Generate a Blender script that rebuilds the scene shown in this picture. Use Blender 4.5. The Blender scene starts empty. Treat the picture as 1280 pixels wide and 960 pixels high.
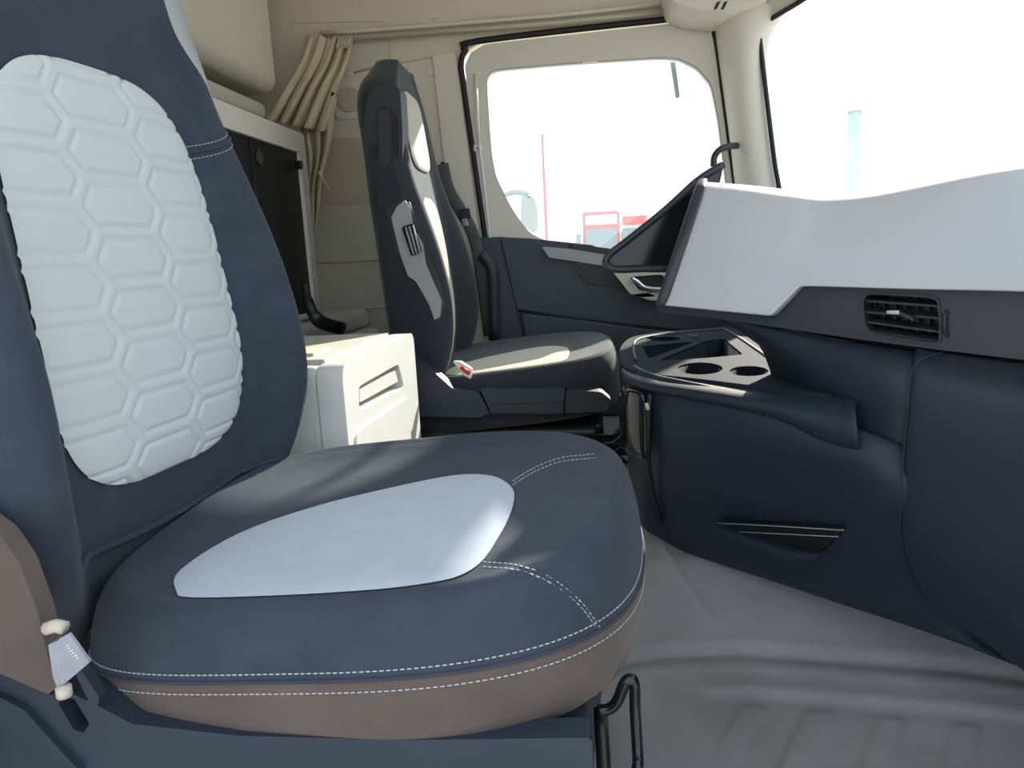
import bpy, bmesh, math, random
import numpy as np
from mathutils import Vector, Matrix
from mathutils.geometry import tessellate_polygon
random.seed(4)
scn = bpy.context.scene
COL = scn.collection
# ---------------------------------------------------------------- camera
F = 900.0
AY = np.array([.1032, .1825, -.9777]); AY /= np.linalg.norm(AY)
AX = np.array([1, .03, .111]); AX -= AX.dot(AY)*AY; AX /= np.linalg.norm(AX)
AZ = np.cross(AX, AY)
CAM = Vector((0, 0, .75))
cd = bpy.data.cameras.new('camera'); cam = bpy.data.objects.new('camera', cd); COL.objects.link(cam)
cd.sensor_width = 36; cd.lens = F/1280*36; cd.clip_start = .02; cd.clip_end = 500
R = Matrix(((AX[0], AX[1], AX[2]), (AY[0], AY[1], AY[2]), (AZ[0], AZ[1], AZ[2])))
cam.matrix_world = Matrix.Translation(CAM) @ R.to_4x4()
scn.camera = cam
# ---------------------------------------------------------------- sky, sun, exposure
w = bpy.data.worlds.new('sky'); scn.world = w; w.use_nodes = True
bg = w.node_tree.nodes['Background']; bg.inputs[0].default_value = (.80, .91, 1, 1); bg.inputs[1].default_value = 1.7
sd = bpy.data.lights.new('sun', 'SUN'); sun = bpy.data.objects.new('sun', sd); COL.objects.link(sun)
sd.energy = 9; sd.angle = .02; sd.color = (1, .93, .80)
SAZ, SEL = math.radians(68), math.radians(26)
sun.rotation_euler = Vector((math.cos(SAZ)*math.cos(SEL), math.sin(SAZ)*math.cos(SEL), math.sin(SEL))).to_track_quat('Z', 'Y').to_euler()
sun.location = (3, 6, 5)
vs = scn.view_settings; vs.view_transform = 'Standard'; vs.look = 'None'; vs.gamma = 1; vs.use_curve_mapping = False
vs.exposure = 0.15
# ---------------------------------------------------------------- pixel -> point helpers
def ray(px, py):
    c = Vector(((px-640)/F, (480-py)/F, -1)); return R @ c
def PY(px, py, y): d = ray(px, py); return CAM + d*(y/d.y)
def PX(px, py, x): d = ray(px, py); return CAM + d*(x/d.x)
def PZ(px, py, z): d = ray(px, py); return CAM + d*((z-.75)/d.z)
DN = Vector((-.655, -.755, 0)).normalized(); DA = Vector((.165, 1.445, 0)); DU = Vector((.755, -.655, 0)).normalized()
def PD(px, py, o=0.):                      # on the slanting face of the dashboard, o metres towards the seats
    d = ray(px, py); return CAM + d*((DA+DN*o-CAM).dot(DN)/d.dot(DN))
# ---------------------------------------------------------------- mesh helpers
def link(name, me, mat, parent=None, smooth=True):
    o = bpy.data.objects.new(name, me); COL.objects.link(o)
    if mat: me.materials.append(mat)
    if smooth: me.polygons.foreach_set('use_smooth', [True]*len(me.polygons))
    if parent: o.parent = parent; o.matrix_parent_inverse = Matrix.Translation(-parent.location)
    return o
def mk(name, vs_, fs, mat, parent=None, smooth=True, fix=True):
    me = bpy.data.meshes.new(name); me.from_pydata([tuple(v) for v in vs_], [], fs)
    if fix:
        bm = bmesh.new(); bm.from_mesh(me); bmesh.ops.recalc_face_normals(bm, faces=bm.faces); bm.to_mesh(me); bm.free()
    me.update(); return link(name, me, mat, parent, smooth)
def bevel(o, wd, seg=3, ang=35):
    m = o.modifiers.new('bevel', 'BEVEL'); m.width = wd; m.segments = seg; m.limit_method = 'ANGLE'; m.angle_limit = math.radians(ang); m.harden_normals = True
    return o
def subd(o, n=2):
    m = o.modifiers.new('sub', 'SUBSURF'); m.levels = n; m.render_levels = n; return o
def solid(o, t, off=-1):
    m = o.modifiers.new('solid', 'SOLIDIFY'); m.thickness = t; m.offset = off; return o
def grid(name, rows, mat, parent=None, sub=2, thick=0, flip=False):
    nr, nc = len(rows), len(rows[0]); v = [p for r in rows for p in r]
    fs = [(i*nc+j, i*nc+j+1, (i+1)*nc+j+1, (i+1)*nc+j) for i in range(nr-1) for j in range(nc-1)]
    if flip: fs = [f[::-1] for f in fs]
    o = mk(name, v, fs, mat, parent, fix=False)
    if thick: solid(o, thick)
    if sub: subd(o, sub)
    return o
def plate(name, outer, holes, fr, thick, mat, parent=None, bev=.004, seg=2):
    """solid plate: outer and holes are 3-D points in one plane, fr = outward normal; thickness goes backwards"""
    n = Vector(fr).normalized()
    loops = [list(outer)]+[list(h) for h in holes]
    tri = tessellate_polygon(loops); pts = [p for l in loops for p in l]; N = len(pts)
    v = [Vector(p) for p in pts]+[Vector(p)-n*thick for p in pts]
    fs = [tuple(t) for t in tri]+[tuple(i+N for i in t[::-1]) for t in tri]; k = 0
    for l in loops:
        m = len(l)
        for i in range(m): a, b = k+i, k+(i+1) % m; fs.append((a, b, b+N, a+N))
        k += m
    me = bpy.data.meshes.new(name); me.from_pydata([tuple(p) for p in v], [], fs)
    bm = bmesh.new(); bm.from_mesh(me); bmesh.ops.recalc_face_normals(bm, faces=bm.faces)
    bm.to_mesh(me); bm.free()
    o = link(name, me, mat, parent, False)
    if bev: bevel(o, bev, seg); me.polygons.foreach_set('use_smooth', [True]*len(me.polygons))
    return o
def rnd(pts, r=.2, n=4):
    """round a 2-D or 3-D polygon's corners by cutting a share r of each side"""
    out = []; m = len(pts); P = [Vector(p) for p in pts]
    for i in range(m):
        a, b, c = P[i-1], P[i], P[(i+1) % m]
        p, q = b.lerp(a, r), b.lerp(c, r)
        for k in range(n+1): t = k/n; out.append(p*(1-t)**2+b*2*t*(1-t)+q*t*t)
    return out
def spline(pts, n=8, closed=False):
    P = [Vector(p) for p in pts]; m = len(P); out = []
    for i in range(m if closed else m-1):
        a = P[(i-1) % m] if closed or i else P[0]*2-P[1]; b = P[i]; c = P[(i+1) % m]
        d = P[(i+2) % m] if closed or i+2 < m else P[-1]*2-P[-2]
        for k in range(n):
            t = k/n; out.append(.5*((2*b)+(c-a)*t+(2*a-5*b+4*c-d)*t*t+(3*b-a-3*c+d)*t**3))
    if not closed: out.append(P[-1])
    return out
def tube(name, pts, r, mat, parent=None, closed=False, seg=8, flat=1., up=None):
    P = [Vector(p) for p in pts]; n = len(P); v = []; fs = []; last = Vector(up or (0, 0, 1))
    for i in range(n):
        t = (P[(i+1) % n]-P[i-1]) if closed else (P[min(i+1, n-1)]-P[max(i-1, 0)])
        t.normalize(); s = t.cross(last); s = s.normalized() if s.length > 1e-5 else t.orthogonal().normalized(); u = s.cross(t)
        rr = r[i] if isinstance(r, (list, tuple)) else r
        if up is None: last = u
        for k in range(seg): a = 2*math.pi*k/seg; v.append(P[i]+s*math.cos(a)*rr+u*math.sin(a)*rr*flat)
    for i in range(n if closed else n-1):
        for k in range(seg): a = i*seg; b = ((i+1) % n)*seg; fs.append((a+k, a+(k+1) % seg, b+(k+1) % seg, b+k))
    if not closed: fs.append(tuple(range(seg))); fs.append(tuple((n-1)*seg+k for k in range(seg)))
    return mk(name, v, fs, mat, parent)
def box(name, lo, hi, mat, parent=None, bev=.01, seg=3):
    x0, y0, z0 = lo; x1, y1, z1 = hi
    v = [(x, y, z) for x in (x0, x1) for y in (y0, y1) for z in (z0, z1)]
    o = mk(name, v, [(0, 1, 3, 2), (4, 6, 7, 5), (0, 4, 5, 1), (2, 3, 7, 6), (0, 2, 6, 4), (1, 5, 7, 3)], mat, parent)
    if bev: bevel(o, bev, seg)
    return o
def stitches(name, pts, mat, parent, ln=.0042, gap=.0025, r=.0007, lift=None):
    """short thread dashes along a polyline, one mesh"""
    P = [Vector(p) for p in pts]; v = []; fs = []; acc = 0; per = ln+gap
    seglen = [(P[i+1]-P[i]).length for i in range(len(P)-1)]; tot = sum(seglen); cum = [0]
    for s in seglen: cum.append(cum[-1]+s)
    def at(s):
        i = 0
        while i < len(seglen)-1 and cum[i+1] < s: i += 1
        return P[i].lerp(P[i+1], (s-cum[i])/max(seglen[i], 1e-9))
    s = 0
    while s+ln < tot:
        a, b = at(s), at(s+ln); t = (b-a).normalized(); sd_ = t.orthogonal().normalized(); u = t.cross(sd_); k = len(v)
        for e in (a, b):
            for q in ((1, 0), (0, 1), (-1, 0), (0, -1)): v.append(e+sd_*q[0]*r+u*q[1]*r)
        fs += [(k+i, k+(i+1) % 4, k+4+(i+1) % 4, k+4+i) for i in range(4)]+[(k, k+1, k+2, k+3), (k+4, k+5, k+6, k+7)]
        s += per
    o = mk(name, v, fs, mat, parent, False); o['kind'] = 'stuff'; return o
def interp(tab, z):
    xs = [a for a, _ in tab]; ys = [b for _, b in tab]; return float(np.interp(z, xs, ys))
def smooth_tab(tab):
    zs = np.linspace(tab[0][0], tab[-1][0], 60); ys = np.interp(zs, *zip(*tab)); k = np.ones(7)/7
    yp = np.concatenate([np.full(3, ys[0]), ys, np.full(3, ys[-1])]); return list(zip(zs, np.convolve(yp, k, 'valid')))
# ---------------------------------------------------------------- things
def thing(name, label, cat, loc=(0, 0, 0), group=None):
    o = bpy.data.objects.new(name, None); COL.objects.link(o); o.location = loc; o.empty_display_size = .1
    return tag(o, label, cat, group)
def tag(o, label, cat, group=None):
    o['label'] = label; o['category'] = cat
    if group: o['group'] = group
    return o
def struct(o, label=None, cat=None):
    o['kind'] = 'structure'
    if label: o['label'] = label
    if cat: o['category'] = cat
    return o
def sempty(name, loc, label, cat):
    o = bpy.data.objects.new(name, None); COL.objects.link(o); o.location = loc; return struct(o, label, cat)
# ---------------------------------------------------------------- materials
def mat(name, col, rough=.6, metal=0, bump=0, bscale=300, var=0, vscale=6, weave=0, wscale=900, spec=.5, sheen=0, col2=None):
    m = bpy.data.materials.new(name); m.use_nodes = True; nt = m.node_tree; b = nt.nodes['Principled BSDF']
    b.inputs['Base Color'].default_value = (*col, 1); b.inputs['Roughness'].default_value = rough; b.inputs['Metallic'].default_value = metal
    b.inputs['Specular IOR Level'].default_value = spec
    if sheen: b.inputs['Sheen Weight'].default_value = sheen; b.inputs['Sheen Roughness'].default_value = .5
    tc = nt.nodes.new('ShaderNodeTexCoord')
    if var:
        nz = nt.nodes.new('ShaderNodeTexNoise'); nz.inputs['Scale'].default_value = vscale; nz.inputs['Detail'].default_value = 6
        nt.links.new(tc.outputs['Object'], nz.inputs['Vector']); mx = nt.nodes.new('ShaderNodeMix'); mx.data_type = 'RGBA'
        c2 = col2 or tuple(min(1, c*(1+var)) for c in col); c1 = tuple(c*(1-var) for c in col) if not col2 else col
        mx.inputs[6].default_value = (*c1, 1); mx.inputs[7].default_value = (*c2, 1)
        rp = nt.nodes.new('ShaderNodeMapRange'); rp.inputs[1].default_value = .35; rp.inputs[2].default_value = .68
        nt.links.new(nz.outputs[0], rp.inputs[0]); nt.links.new(rp.outputs[0], mx.inputs[0]); nt.links.new(mx.outputs[2], b.inputs['Base Color'])
    if bump or weave:
        bp = nt.nodes.new('ShaderNodeBump'); bp.inputs['Distance'].default_value = .0012
        if weave:
            ws = []
            for ax in ('X', 'Y', 'Z'):
                wv = nt.nodes.new('ShaderNodeTexWave'); wv.bands_direction = ax; wv.inputs['Scale'].default_value = wscale/6.28*.5; wv.inputs['Distortion'].default_value = .6
                nt.links.new(tc.outputs['Object'], wv.inputs['Vector']); ws.append(wv)
            ad = nt.nodes.new('ShaderNodeMath'); ad.operation = 'ADD'; nt.links.new(ws[0].outputs[1], ad.inputs[0]); nt.links.new(ws[1].outputs[1], ad.inputs[1])
            a2 = nt.nodes.new('ShaderNodeMath'); a2.operation = 'ADD'; nt.links.new(ad.outputs[0], a2.inputs[0]); nt.links.new(ws[2].outputs[1], a2.inputs[1])
            nt.links.new(a2.outputs[0], bp.inputs['Height']); bp.inputs['Strength'].default_value = weave
        else:
            n2 = nt.nodes.new('ShaderNodeTexNoise'); n2.inputs['Scale'].default_value = bscale; n2.inputs['Detail'].default_value = 3
            nt.links.new(tc.outputs['Object'], n2.inputs['Vector']); nt.links.new(n2.outputs[0], bp.inputs['Height']); bp.inputs['Strength'].default_value = bump
        nt.links.new(bp.outputs[0], b.inputs['Normal'])
    return m
def glass_mat(name, tint):
    m = bpy.data.materials.new(name); m.use_nodes = True; nt = m.node_tree; nt.nodes.clear()
    out = nt.nodes.new('ShaderNodeOutputMaterial'); t = nt.nodes.new('ShaderNodeBsdfTransparent'); g = nt.nodes.new('ShaderNodeBsdfGlossy')
    t.inputs[0].default_value = (*tint, 1); g.inputs['Roughness'].default_value = .02; mx = nt.nodes.new('ShaderNodeMixShader'); mx.inputs[0].default_value = .05
    nt.links.new(t.outputs[0], mx.inputs[1]); nt.links.new(g.outputs[0], mx.inputs[2]); nt.links.new(mx.outputs[0], out.inputs[0]); return m
M = dict(
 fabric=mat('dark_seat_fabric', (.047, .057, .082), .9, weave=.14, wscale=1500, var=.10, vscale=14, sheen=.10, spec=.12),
 fabric_side=mat('warm_lit_side_fabric', (.115, .088, .080), .9, weave=.2, wscale=1500, var=.12, vscale=10, sheen=.2, spec=.2),  # warm light from the ground painted into the side fabric as a brown cast
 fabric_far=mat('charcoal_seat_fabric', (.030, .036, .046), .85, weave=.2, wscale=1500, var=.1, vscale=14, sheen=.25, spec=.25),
 white_quilt=mat('white_quilted_fabric', (.60, .63, .64), .85, bump=.12, bscale=900, var=.02, sheen=.2, spec=.2),
 grey_insert=mat('grey_suede', (.46, .52, .60), .9, bump=.12, bscale=500, var=.05, vscale=18, sheen=.3, spec=.2),
 far_insert=mat('cream_fabric', (.66, .64, .56), .85, bump=.1, bscale=800, spec=.2),
 thread=mat('pale_thread', (.48, .50, .52), .8),
 plastic=mat('dark_blue_plastic', (.026, .036, .060), .45, bump=.10, bscale=1200, var=.08, vscale=9),
 plastic2=mat('charcoal_plastic', (.028, .031, .038), .5, bump=.1, bscale=1200),
 dash=mat('dark_dash_plastic', (.018, .027, .042), .48, spec=.35, bump=.14, bscale=1000, var=.08, vscale=8),
 dashband=mat('dark_band_plastic', (.034, .036, .050), .45, bump=.1, bscale=1000),
 black=mat('black_plastic', (.008, .009, .011), .4), blackgloss=mat('gloss_black', (.010, .011, .014), .12),
 rubber=mat('black_rubber', (.012, .012, .018), .6),
 dashlight=mat('pale_grey_dash', (.55, .56, .60), .6, bump=.12, bscale=900, var=.015),
 beige=mat('beige_panel', (.72, .66, .55), .7, bump=.1, bscale=600, var=.03, vscale=3),
 beige_light=mat('cream_trim', (.74, .70, .62), .6, bump=.06, bscale=600),
 tan=mat('tan_panel', (.58, .51, .40), .8, bump=.15, bscale=500, var=.04),
 grey_panel=mat('light_grey_panel', (.60, .58, .53), .75, bump=.1, bscale=500, var=.03),
 white=mat('white_plastic', (.78, .77, .74), .5, bump=.05, bscale=500, var=.02),
 door=mat('slate_door_panel', (.050, .058, .085), .6, bump=.15, bscale=700, var=.06),
 trimgrey=mat('grey_trim', (.36, .37, .38), .5, bump=.05), chrome=mat('satin_chrome', (.75, .77, .8), .22, 1),
 mattress=mat('cream_mattress', (.72, .67, .56), .85, bump=.15, bscale=200, var=.04, vscale=4),
 curtain=mat('beige_curtain', (.62, .55, .40), .85, bump=.15, bscale=500, var=.06, vscale=8),
 floor=mat('grey_rubber_mat', (.33, .32, .335), .75, bump=.3, bscale=700, var=.10, vscale=7),
 red=mat('red_button', (.75, .04, .03), .4), belt=mat('grey_webbing', (.10, .105, .11), .7, weave=.3, wscale=2500),
 tagm=mat('grey_tag', (.30, .31, .36), .6, var=.1, vscale=60), rope=mat('cream_cord', (.55, .50, .42), .9, bump=.4, bscale=400),
 black_panel=mat('black_board', (.012, .011, .013), .55, bump=.1, bscale=300, var=.1), railm=mat('beige_rail', (.50, .45, .37), .35, metal=.3),
 ground=mat('pale_concrete', (.50, .46, .41), .9, var=.08, vscale=.4), extwhite=mat('white_paint', (.7, .7, .7), .3), extred=mat('glare_paled_red', (.80, .26, .26), .35),  # red is lightened: veiling glare outside put into its colour
 extdark=mat('glare_paled_exterior', (.38, .44, .46), .4), pole_pale=mat('pale_blue_steel', (.62, .72, .74), .5),  # dark exterior parts paled too, the glare is mixed into their base colour
 glass=glass_mat('window_glass', (.96, .985, .98)), lining=mat('roof_lining', (.62, .57, .48), .85, bump=.2, bscale=300))
# ================================================================ STRUCTURE
# --- floor: raised tunnel floor, ramp, lower footwell with ribs (one height field)
TZ = .12
def sst(a, b, t): t = min(1, max(0, (t-a)/(b-a))); return t*t*(3-2*t)
EMB = [PZ(*p, TZ) for p in ((826, 640), (832, 690), (850, 708), (944, 757), (950, 776), (826, 782))]
def segd(p, a, b):
    ab = b-a; t = max(0, min(1, (p-a).dot(ab)/ab.dot(ab))); return (p-a-ab*t).length
def ybound(x): return float(np.interp(x, [-.1, .03, .12, .25, .6, .9], [1.17, 1.22, 1.25, 1.262, 1.22, 1.14]))
def floor_z(x, y):
    yb = ybound(x); z = TZ*sst(yb-.015, yb+.17, y)*.84+TZ*.16*sst(yb-.012, yb+.004, y)
    d = abs(y-(yb-.004)); z -= .006*math.exp(-(d/.006)**2)
    if y < yb:
        z += .006*math.exp(-((y-(yb-.045))/.02)**2)
        if .12 < x < .9 and y < yb-.10:
            fade = sst(yb-.10, yb-.13, y)*sst(.14, .2, x)
            z -= .010*fade
            u = (x-.20+(yb-y)*.55) % .105
            z += .007*fade*sst(0, .012, u)*(1-sst(.040, .052, u))*sst(yb-.14, yb-.16, y)
    if y > yb+.03 and x < .6:
        p = Vector((x, y)); q = [Vector((e.x, e.y)) for e in EMB]
        d = min(segd(p, q[i], q[i+1]) for i in range(len(q)-1)); z += .004*math.exp(-(d/.007)**2)
    return z
xs = np.concatenate([np.linspace(-1.62, -.1, 30)[:-1], np.linspace(-.1, .95, 190)]); ys = np.concatenate([np.linspace(.36, .8, 30)[:-1], np.linspace(.8, 1.75, 170)[:-1], np.linspace(1.75, 2.76, 20)])
fl = grid('floor', [[(x, y, floor_z(x, y)) for x in xs] for y in ys], M['floor'], sub=0, thick=.04)
struct(fl, 'light grey moulded rubber floor mat with ramp and ribs', 'floor')
# --- far side wall around the door opening
WY = 2.75
NB = (0, -1, 0)
def py(pts, y=WY): return [PY(a, b, y) for a, b in pts]
op = py([(628, 470), (612, 330), (582, 120), (577, 82), (583, 64), (602, 52), (870, 22), (884, 27), (893, 45), (905, 130), (922, 260), (940, 470)])
wl = plate('wall_far', [Vector((-1.62, WY, -.02))]+[Vector((-1.62, WY, 2.0)), Vector((.54, WY, 2.0)), Vector((.595, WY, 1.5)), Vector((.66, WY, .95)), Vector((.72, WY, -.02))]+[Vector((op[-1].x, WY, -.02))]+op[::-1]+[Vector((op[0].x, WY, -.02))], [], NB, .05, M['beige'], bev=.006)
struct(wl, 'beige side wall around the far door opening', 'wall')
seam = tube('panel_seam', py([(438, 92), (470, 84), (568, 66)], 2.749), .004, M['tan'], wl, seg=6)
tb = plate('lower_panel', py([(340, 265), (345, 258), (450, 256), (530, 250), (530, 460), (340, 460)], 2.742), [], NB, .02, M['grey_panel'], wl, .005)
plate('tan_band', py([(396, 172), (446, 172), (520, 180), (530, 254), (396, 256)], 2.747), [], NB, .01, M['tan'], wl, .004)
tube('panel_seam', py([(385, 329), (440, 327), (500, 322)], 2.741), .004, M['tan'], tb, seg=6)
tube('panel_seam', py([(385, 391), (440, 388), (500, 382)], 2.741), .004, M['tan'], tb, seg=6)
spk = plate('speaker_surround', rnd(py([(419, 101), (452, 98), (458, 140), (452, 148), (422, 149), (418, 140)], 2.742), .25), [], NB, .02, M['beige_light'], wl, .003)
c = PY(436, 124, 2.736)
def disc(name, c, r, n, m_, parent, t=.006, seg=28, bev=.0015):
    n = Vector(n).normalized(); a = n.orthogonal().normalized(); b = n.cross(a)
    return plate(name, [c+(a*math.cos(k*2*math.pi/seg)+b*math.sin(k*2*math.pi/seg))*r for k in range(seg)], [], n, t, m_, parent, bev)
disc('speaker_grille', c, .044, NB, M['tan'], spk)
for p in ((437, 91), (543, 19), (538, 90), (466, 366), (552, 118)):
    disc('wall_cap', PY(*p, 2.744), .013, NB, M['beige_light'], wl, .006, 20)
plate('emboss_frame', rnd(py([(368, 20), (480, 18), (496, 30), (496, 96), (488, 97), (487, 34), (478, 26), (368, 29)], 2.745), .12), [], NB, .01, M['beige'], wl, .003)
plate('b_pillar_trim', py([(540, 68), (569, 64), (573, 84), (604, 330), (618, 480), (586, 480)], 2.74), [], NB, .02, M['beige_light'], wl, .006)
bx_ = box('wall_rear', (-1.66, .34, -.02), (-1.62, 2.8, 2.0), M['tan'], bev=.005); struct(bx_, 'tan rear wall of the cab behind the bunk', 'wall')
nw = plate('wall_near', [Vector(p) for p in ((-1.62, .36, -.02), (-1.62, .36, 2), (.95, .36, 2), (.95, .36, 1.72), (-.72, .36, 1.72), (-.80, .36, -.02))], [], (0, 1, 0), .04, M['beige'], bev=.005); struct(nw, 'near side wall beside the open door', 'wall')
ce = box('ceiling', (-1.66, .32, 2.0), (.75, 2.8, 2.04), M['lining'], bev=.01); struct(ce, 'beige roof lining of the cab', 'ceiling')
# --- windscreen surround: pillar, header, glass
def ws(t, z):           # plan curve of the windscreen, t = 0 far pillar .. 1 near pillar, leaning back with height
    y = 2.70-t*2.3; b = 1-(2*t-1)**4; x = .70+.24*b-(z-.95)*.14; return Vector((x, y, z))
def pil(px, py_, y): return PY(px, py_, y)
pr = [[PY(894, 0, 2.74), PY(908, 0, 2.66), PY(930, 0, 2.60), PY(960, 0, 2.58), PY(1002, 0, 2.64)],
      [PY(898, 45, 2.74), PY(911, 42, 2.66), PY(925, 40, 2.62), PY(940, 38, 2.62), PY(950, 38, 2.66)],
      [PY(911, 130, 2.74), PY(919, 130, 2.67), PY(930, 130, 2.64), PY(945, 130, 2.64), PY(958, 130, 2.67)],
      [PY(922, 215, 2.74), PY(929, 215, 2.67), PY(940, 215, 2.64), PY(958, 215, 2.64), PY(970, 215, 2.67)],
      [PY(932, 330, 2.74), PY(942, 330, 2.67), PY(957, 330, 2.64), PY(975, 330, 2.64), PY(985, 330, 2.67)]]
ap = sempty('trim_1', (.62, 2.7, .5), 'cream windscreen pillar between side window and windscreen', 'pillar')
pc = grid('pillar_cover', pr, M['beige_light'], ap, 2, .02)
tube('cover_joint', [PY(900, 45, 2.705), PY(915, 43.5, 2.64), PY(930, 43, 2.612), PY(947, 46, 2.63)], .002, M['tan'], ap, seg=6)
tube('cover_joint', [PY(922, 190, 2.68), PY(932, 191, 2.635), PY(950, 190, 2.632)], .003, M['tan'], ap, seg=6)
wn = sempty('window_1', (.9, 1.55, .9), 'large windscreen blown out by daylight', 'window')
gz = [.78, 1.0, 1.25, 1.5, 1.72]
grid('glass', [[ws(t/12, z)+Vector((.02, 0, 0)) for t in range(13)] for z in gz], M['glass'], wn, 1)
sl = spline([PY(990, 330, 2.62), PY(974, 235, 2.62), PY(968, 200, 2.62), PY(957, 110, 2.62), PY(950, 50, 2.62), PY(951, 38, 2.62), PY(958, 28, 2.63), PY(975, 17, 2.58), PY(1000, 2, 2.5), PY(1035, -22, 2.4), PY(1080, -50, 2.2), ws(.34, 1.66)+Vector((.01, 0, 0)), ws(.5, 1.69)+Vector((.01, 0, 0)), ws(.75, 1.69)+Vector((.01, 0, 0)), ws(1, 1.66)], 5)
tube('rubber_seal', sl, .008, M['rubber'], wn, seg=8)
hd = grid('trim_2', [[ws(t/12, 1.76)+Vector((.05, 0, .0)) for t in range(13)], [ws(t/12, 1.70)+Vector((-.02, 0, 0)) for t in range(13)], [ws(t/12, 1.74)+Vector((-.15, 0, 0)) for t in range(13)], [ws(t/12, 2.0)+Vector((-.25, 0, 0)) for t in range(13)]], M['beige_light'], None, 1, .02)
struct(hd, 'cream header trim above the windscreen', 'trim')
hs = sl[25:]
grid('header_cover', [hs, [p+Vector((-.03, .01, .03)) for p in hs], [p+Vector((-.10, .02, .10)) for p in hs], [Vector((p.x-.16, p.y+.02, 2.0)) for p in hs]], M['beige_light'], hd, 1, .01)
fw = grid('wall_front', [[ws(t/12, z)+Vector((.03, 0, 0)) for t in range(-1, 14)] for z in (-.03, .3, .6, .82)], M['black'], None, 1, .03)
struct(fw, 'dark bulkhead below the windscreen behind the dashboard', 'wall')
# ================================================================ FAR DOOR
dr = sempty('door_1', (0, 2.75, .1), 'far cab door with cream window frame and slate lower panel', 'door')
DY = 2.735
win = py([(607, 100), (612, 90), (622, 86), (700, 79), (820, 71), (848, 72), (872, 84), (890, 105), (899, 150), (910, 240), (916, 300), (800, 322), (770, 326), (665, 297), (640, 264), (619, 222), (613, 190)], DY)
win = rnd(win, .25, 3)
fo = py([(612, 330), (586, 130), (582, 84), (588, 70), (606, 58), (866, 29), (880, 34), (889, 50), (900, 130), (918, 260), (925, 330), (800, 330)], DY)
# frame ring as outer loop with the window cut out
plate('window_frame', [p for p in rnd(py([(614, 345), (585, 130), (581, 82), (588, 66), (606, 55), (868, 26), (884, 32), (892, 50), (903, 130), (930, 345)], DY), .12, 3)], [win], NB, .045, M['beige_light'], dr, .007, 3)
plate('glass', [p+Vector((0, .03, 0)) for p in win], [], NB, .005, M['glass'], dr, 0)
tube('window_seal', [p+Vector((0, .006, 0)) for p in win], .004, M['trimgrey'], dr, True, 6)
tube('blind_rail', py([(594, 92), (599, 180)], 2.72), .006, M['white'], dr, seg=8)
plate('blind_catch', rnd(py([(592, 181), (602, 181), (602, 189), (592, 189)], 2.722), .2), [], NB, .012, M['white'], dr, .002)
disc('catch_screw', PY(597, 185, 2.716), .005, NB, M['trimgrey'], dr, .004, 16, .001)
plate('blind_clip', rnd(py([(725, 73), (749, 72), (746, 77), (729, 78)], 2.725), .2), [], NB, .02, M['beige_light'], dr, .002)
seal = spline(op[1:-1], 5)
tube('door_seal', [p+Vector((0, -.012, 0)) for p in seal], .011, M['rubber'], dr, seg=8)
tube('door_edge', [p+Vector((.012, .0, 0)) for p in spline(py([(590, 140), (601, 230), (610, 310)], 2.72), 4)], .005, M['white'], dr, seg=6)
lp = plate('lower_panel', py([(598, 297), (625, 296), (640, 297), (663, 298), (740, 306), (770, 318), (870, 326), (940, 330), (955, 520), (634, 520)], 2.715), [], NB, .05, M['door'], dr, .008, 3)
tube('panel_groove', py([(626, 300), (654, 418), (662, 470)], 2.714), .003, M['rubber'], lp, seg=6)
tube('panel_crease', py([(648, 388), (700, 395), (770, 404), (880, 416)], 2.713), .008, M['rubber'], lp, seg=6, flat=.6)
plate('lower_pad', py([(655, 416), (650, 391), (720, 399), (880, 420), (885, 520), (672, 520)], 2.700), [], NB, .03, M['door'], lp, .01, 3)
arm = plate('sill_trim', rnd(py([(677, 308), (712, 311), (768, 320), (770, 331), (752, 332), (714, 326), (686, 322)], 2.695), .15), [], NB, .04, M['trimgrey'], dr, .006, 3)
plate('sill_recess', py([(712, 304), (765, 311), (768, 319), (716, 312)], 2.70), [], NB, .03, M['black'], dr, .002)
plate('grab_recess', rnd(py([(716, 327), (765, 332), (800, 352), (798, 362), (735, 355), (722, 342)], 2.708), .15), [], NB, .02, M['black'], dr, .004)
bz = plate('handle_bezel', rnd(py([(763, 336), (830, 330), (850, 376), (815, 376), (788, 368), (778, 355)], 2.66), .12), [rnd(py([(786, 346), (830, 343), (835, 364), (800, 364)], 2.66), .2)], NB, .06, M['grey_panel'], dr, .004)
plate('handle_cup', py([(784, 344), (836, 341), (838, 367), (798, 367)], 2.69), [], NB, .02, M['black'], bz, 0)
tube('pull_handle', spline(py([(790, 348), (797, 352), (806, 359), (822, 361), (845, 361)], 2.645), 5), .013, M['chrome'], bz, seg=10, flat=.6)
# pull handle and strap beside the pillar
gh = tube('grab_handle', spline([PY(892, 208, 2.60), PY(893, 196, 2.60), PY(900, 187, 2.60), PY(911, 183, 2.62), PY(921, 182, 2.66)], 5), .011, M['plastic2'], seg=10)
tag(gh, 'dark curved grab handle at the foot of the windscreen pillar', 'handle')
# curtain rail over the door
rl = thing('curtain_rail', 'long beige curtain rail running above the far door', 'rail', (0, 2.72, 1.6))
r1 = [PY(x, y, 2.71) for x, y in ((400, 50), (440, 48), (560, 39), (700, 28), (840, 13))]
tube('track', r1, .011, M['railm'], rl, seg=8)
tube('track_lip', [p+Vector((0, .01, .026)) for p in r1], .008, M['beige_light'], rl, seg=8)
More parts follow.
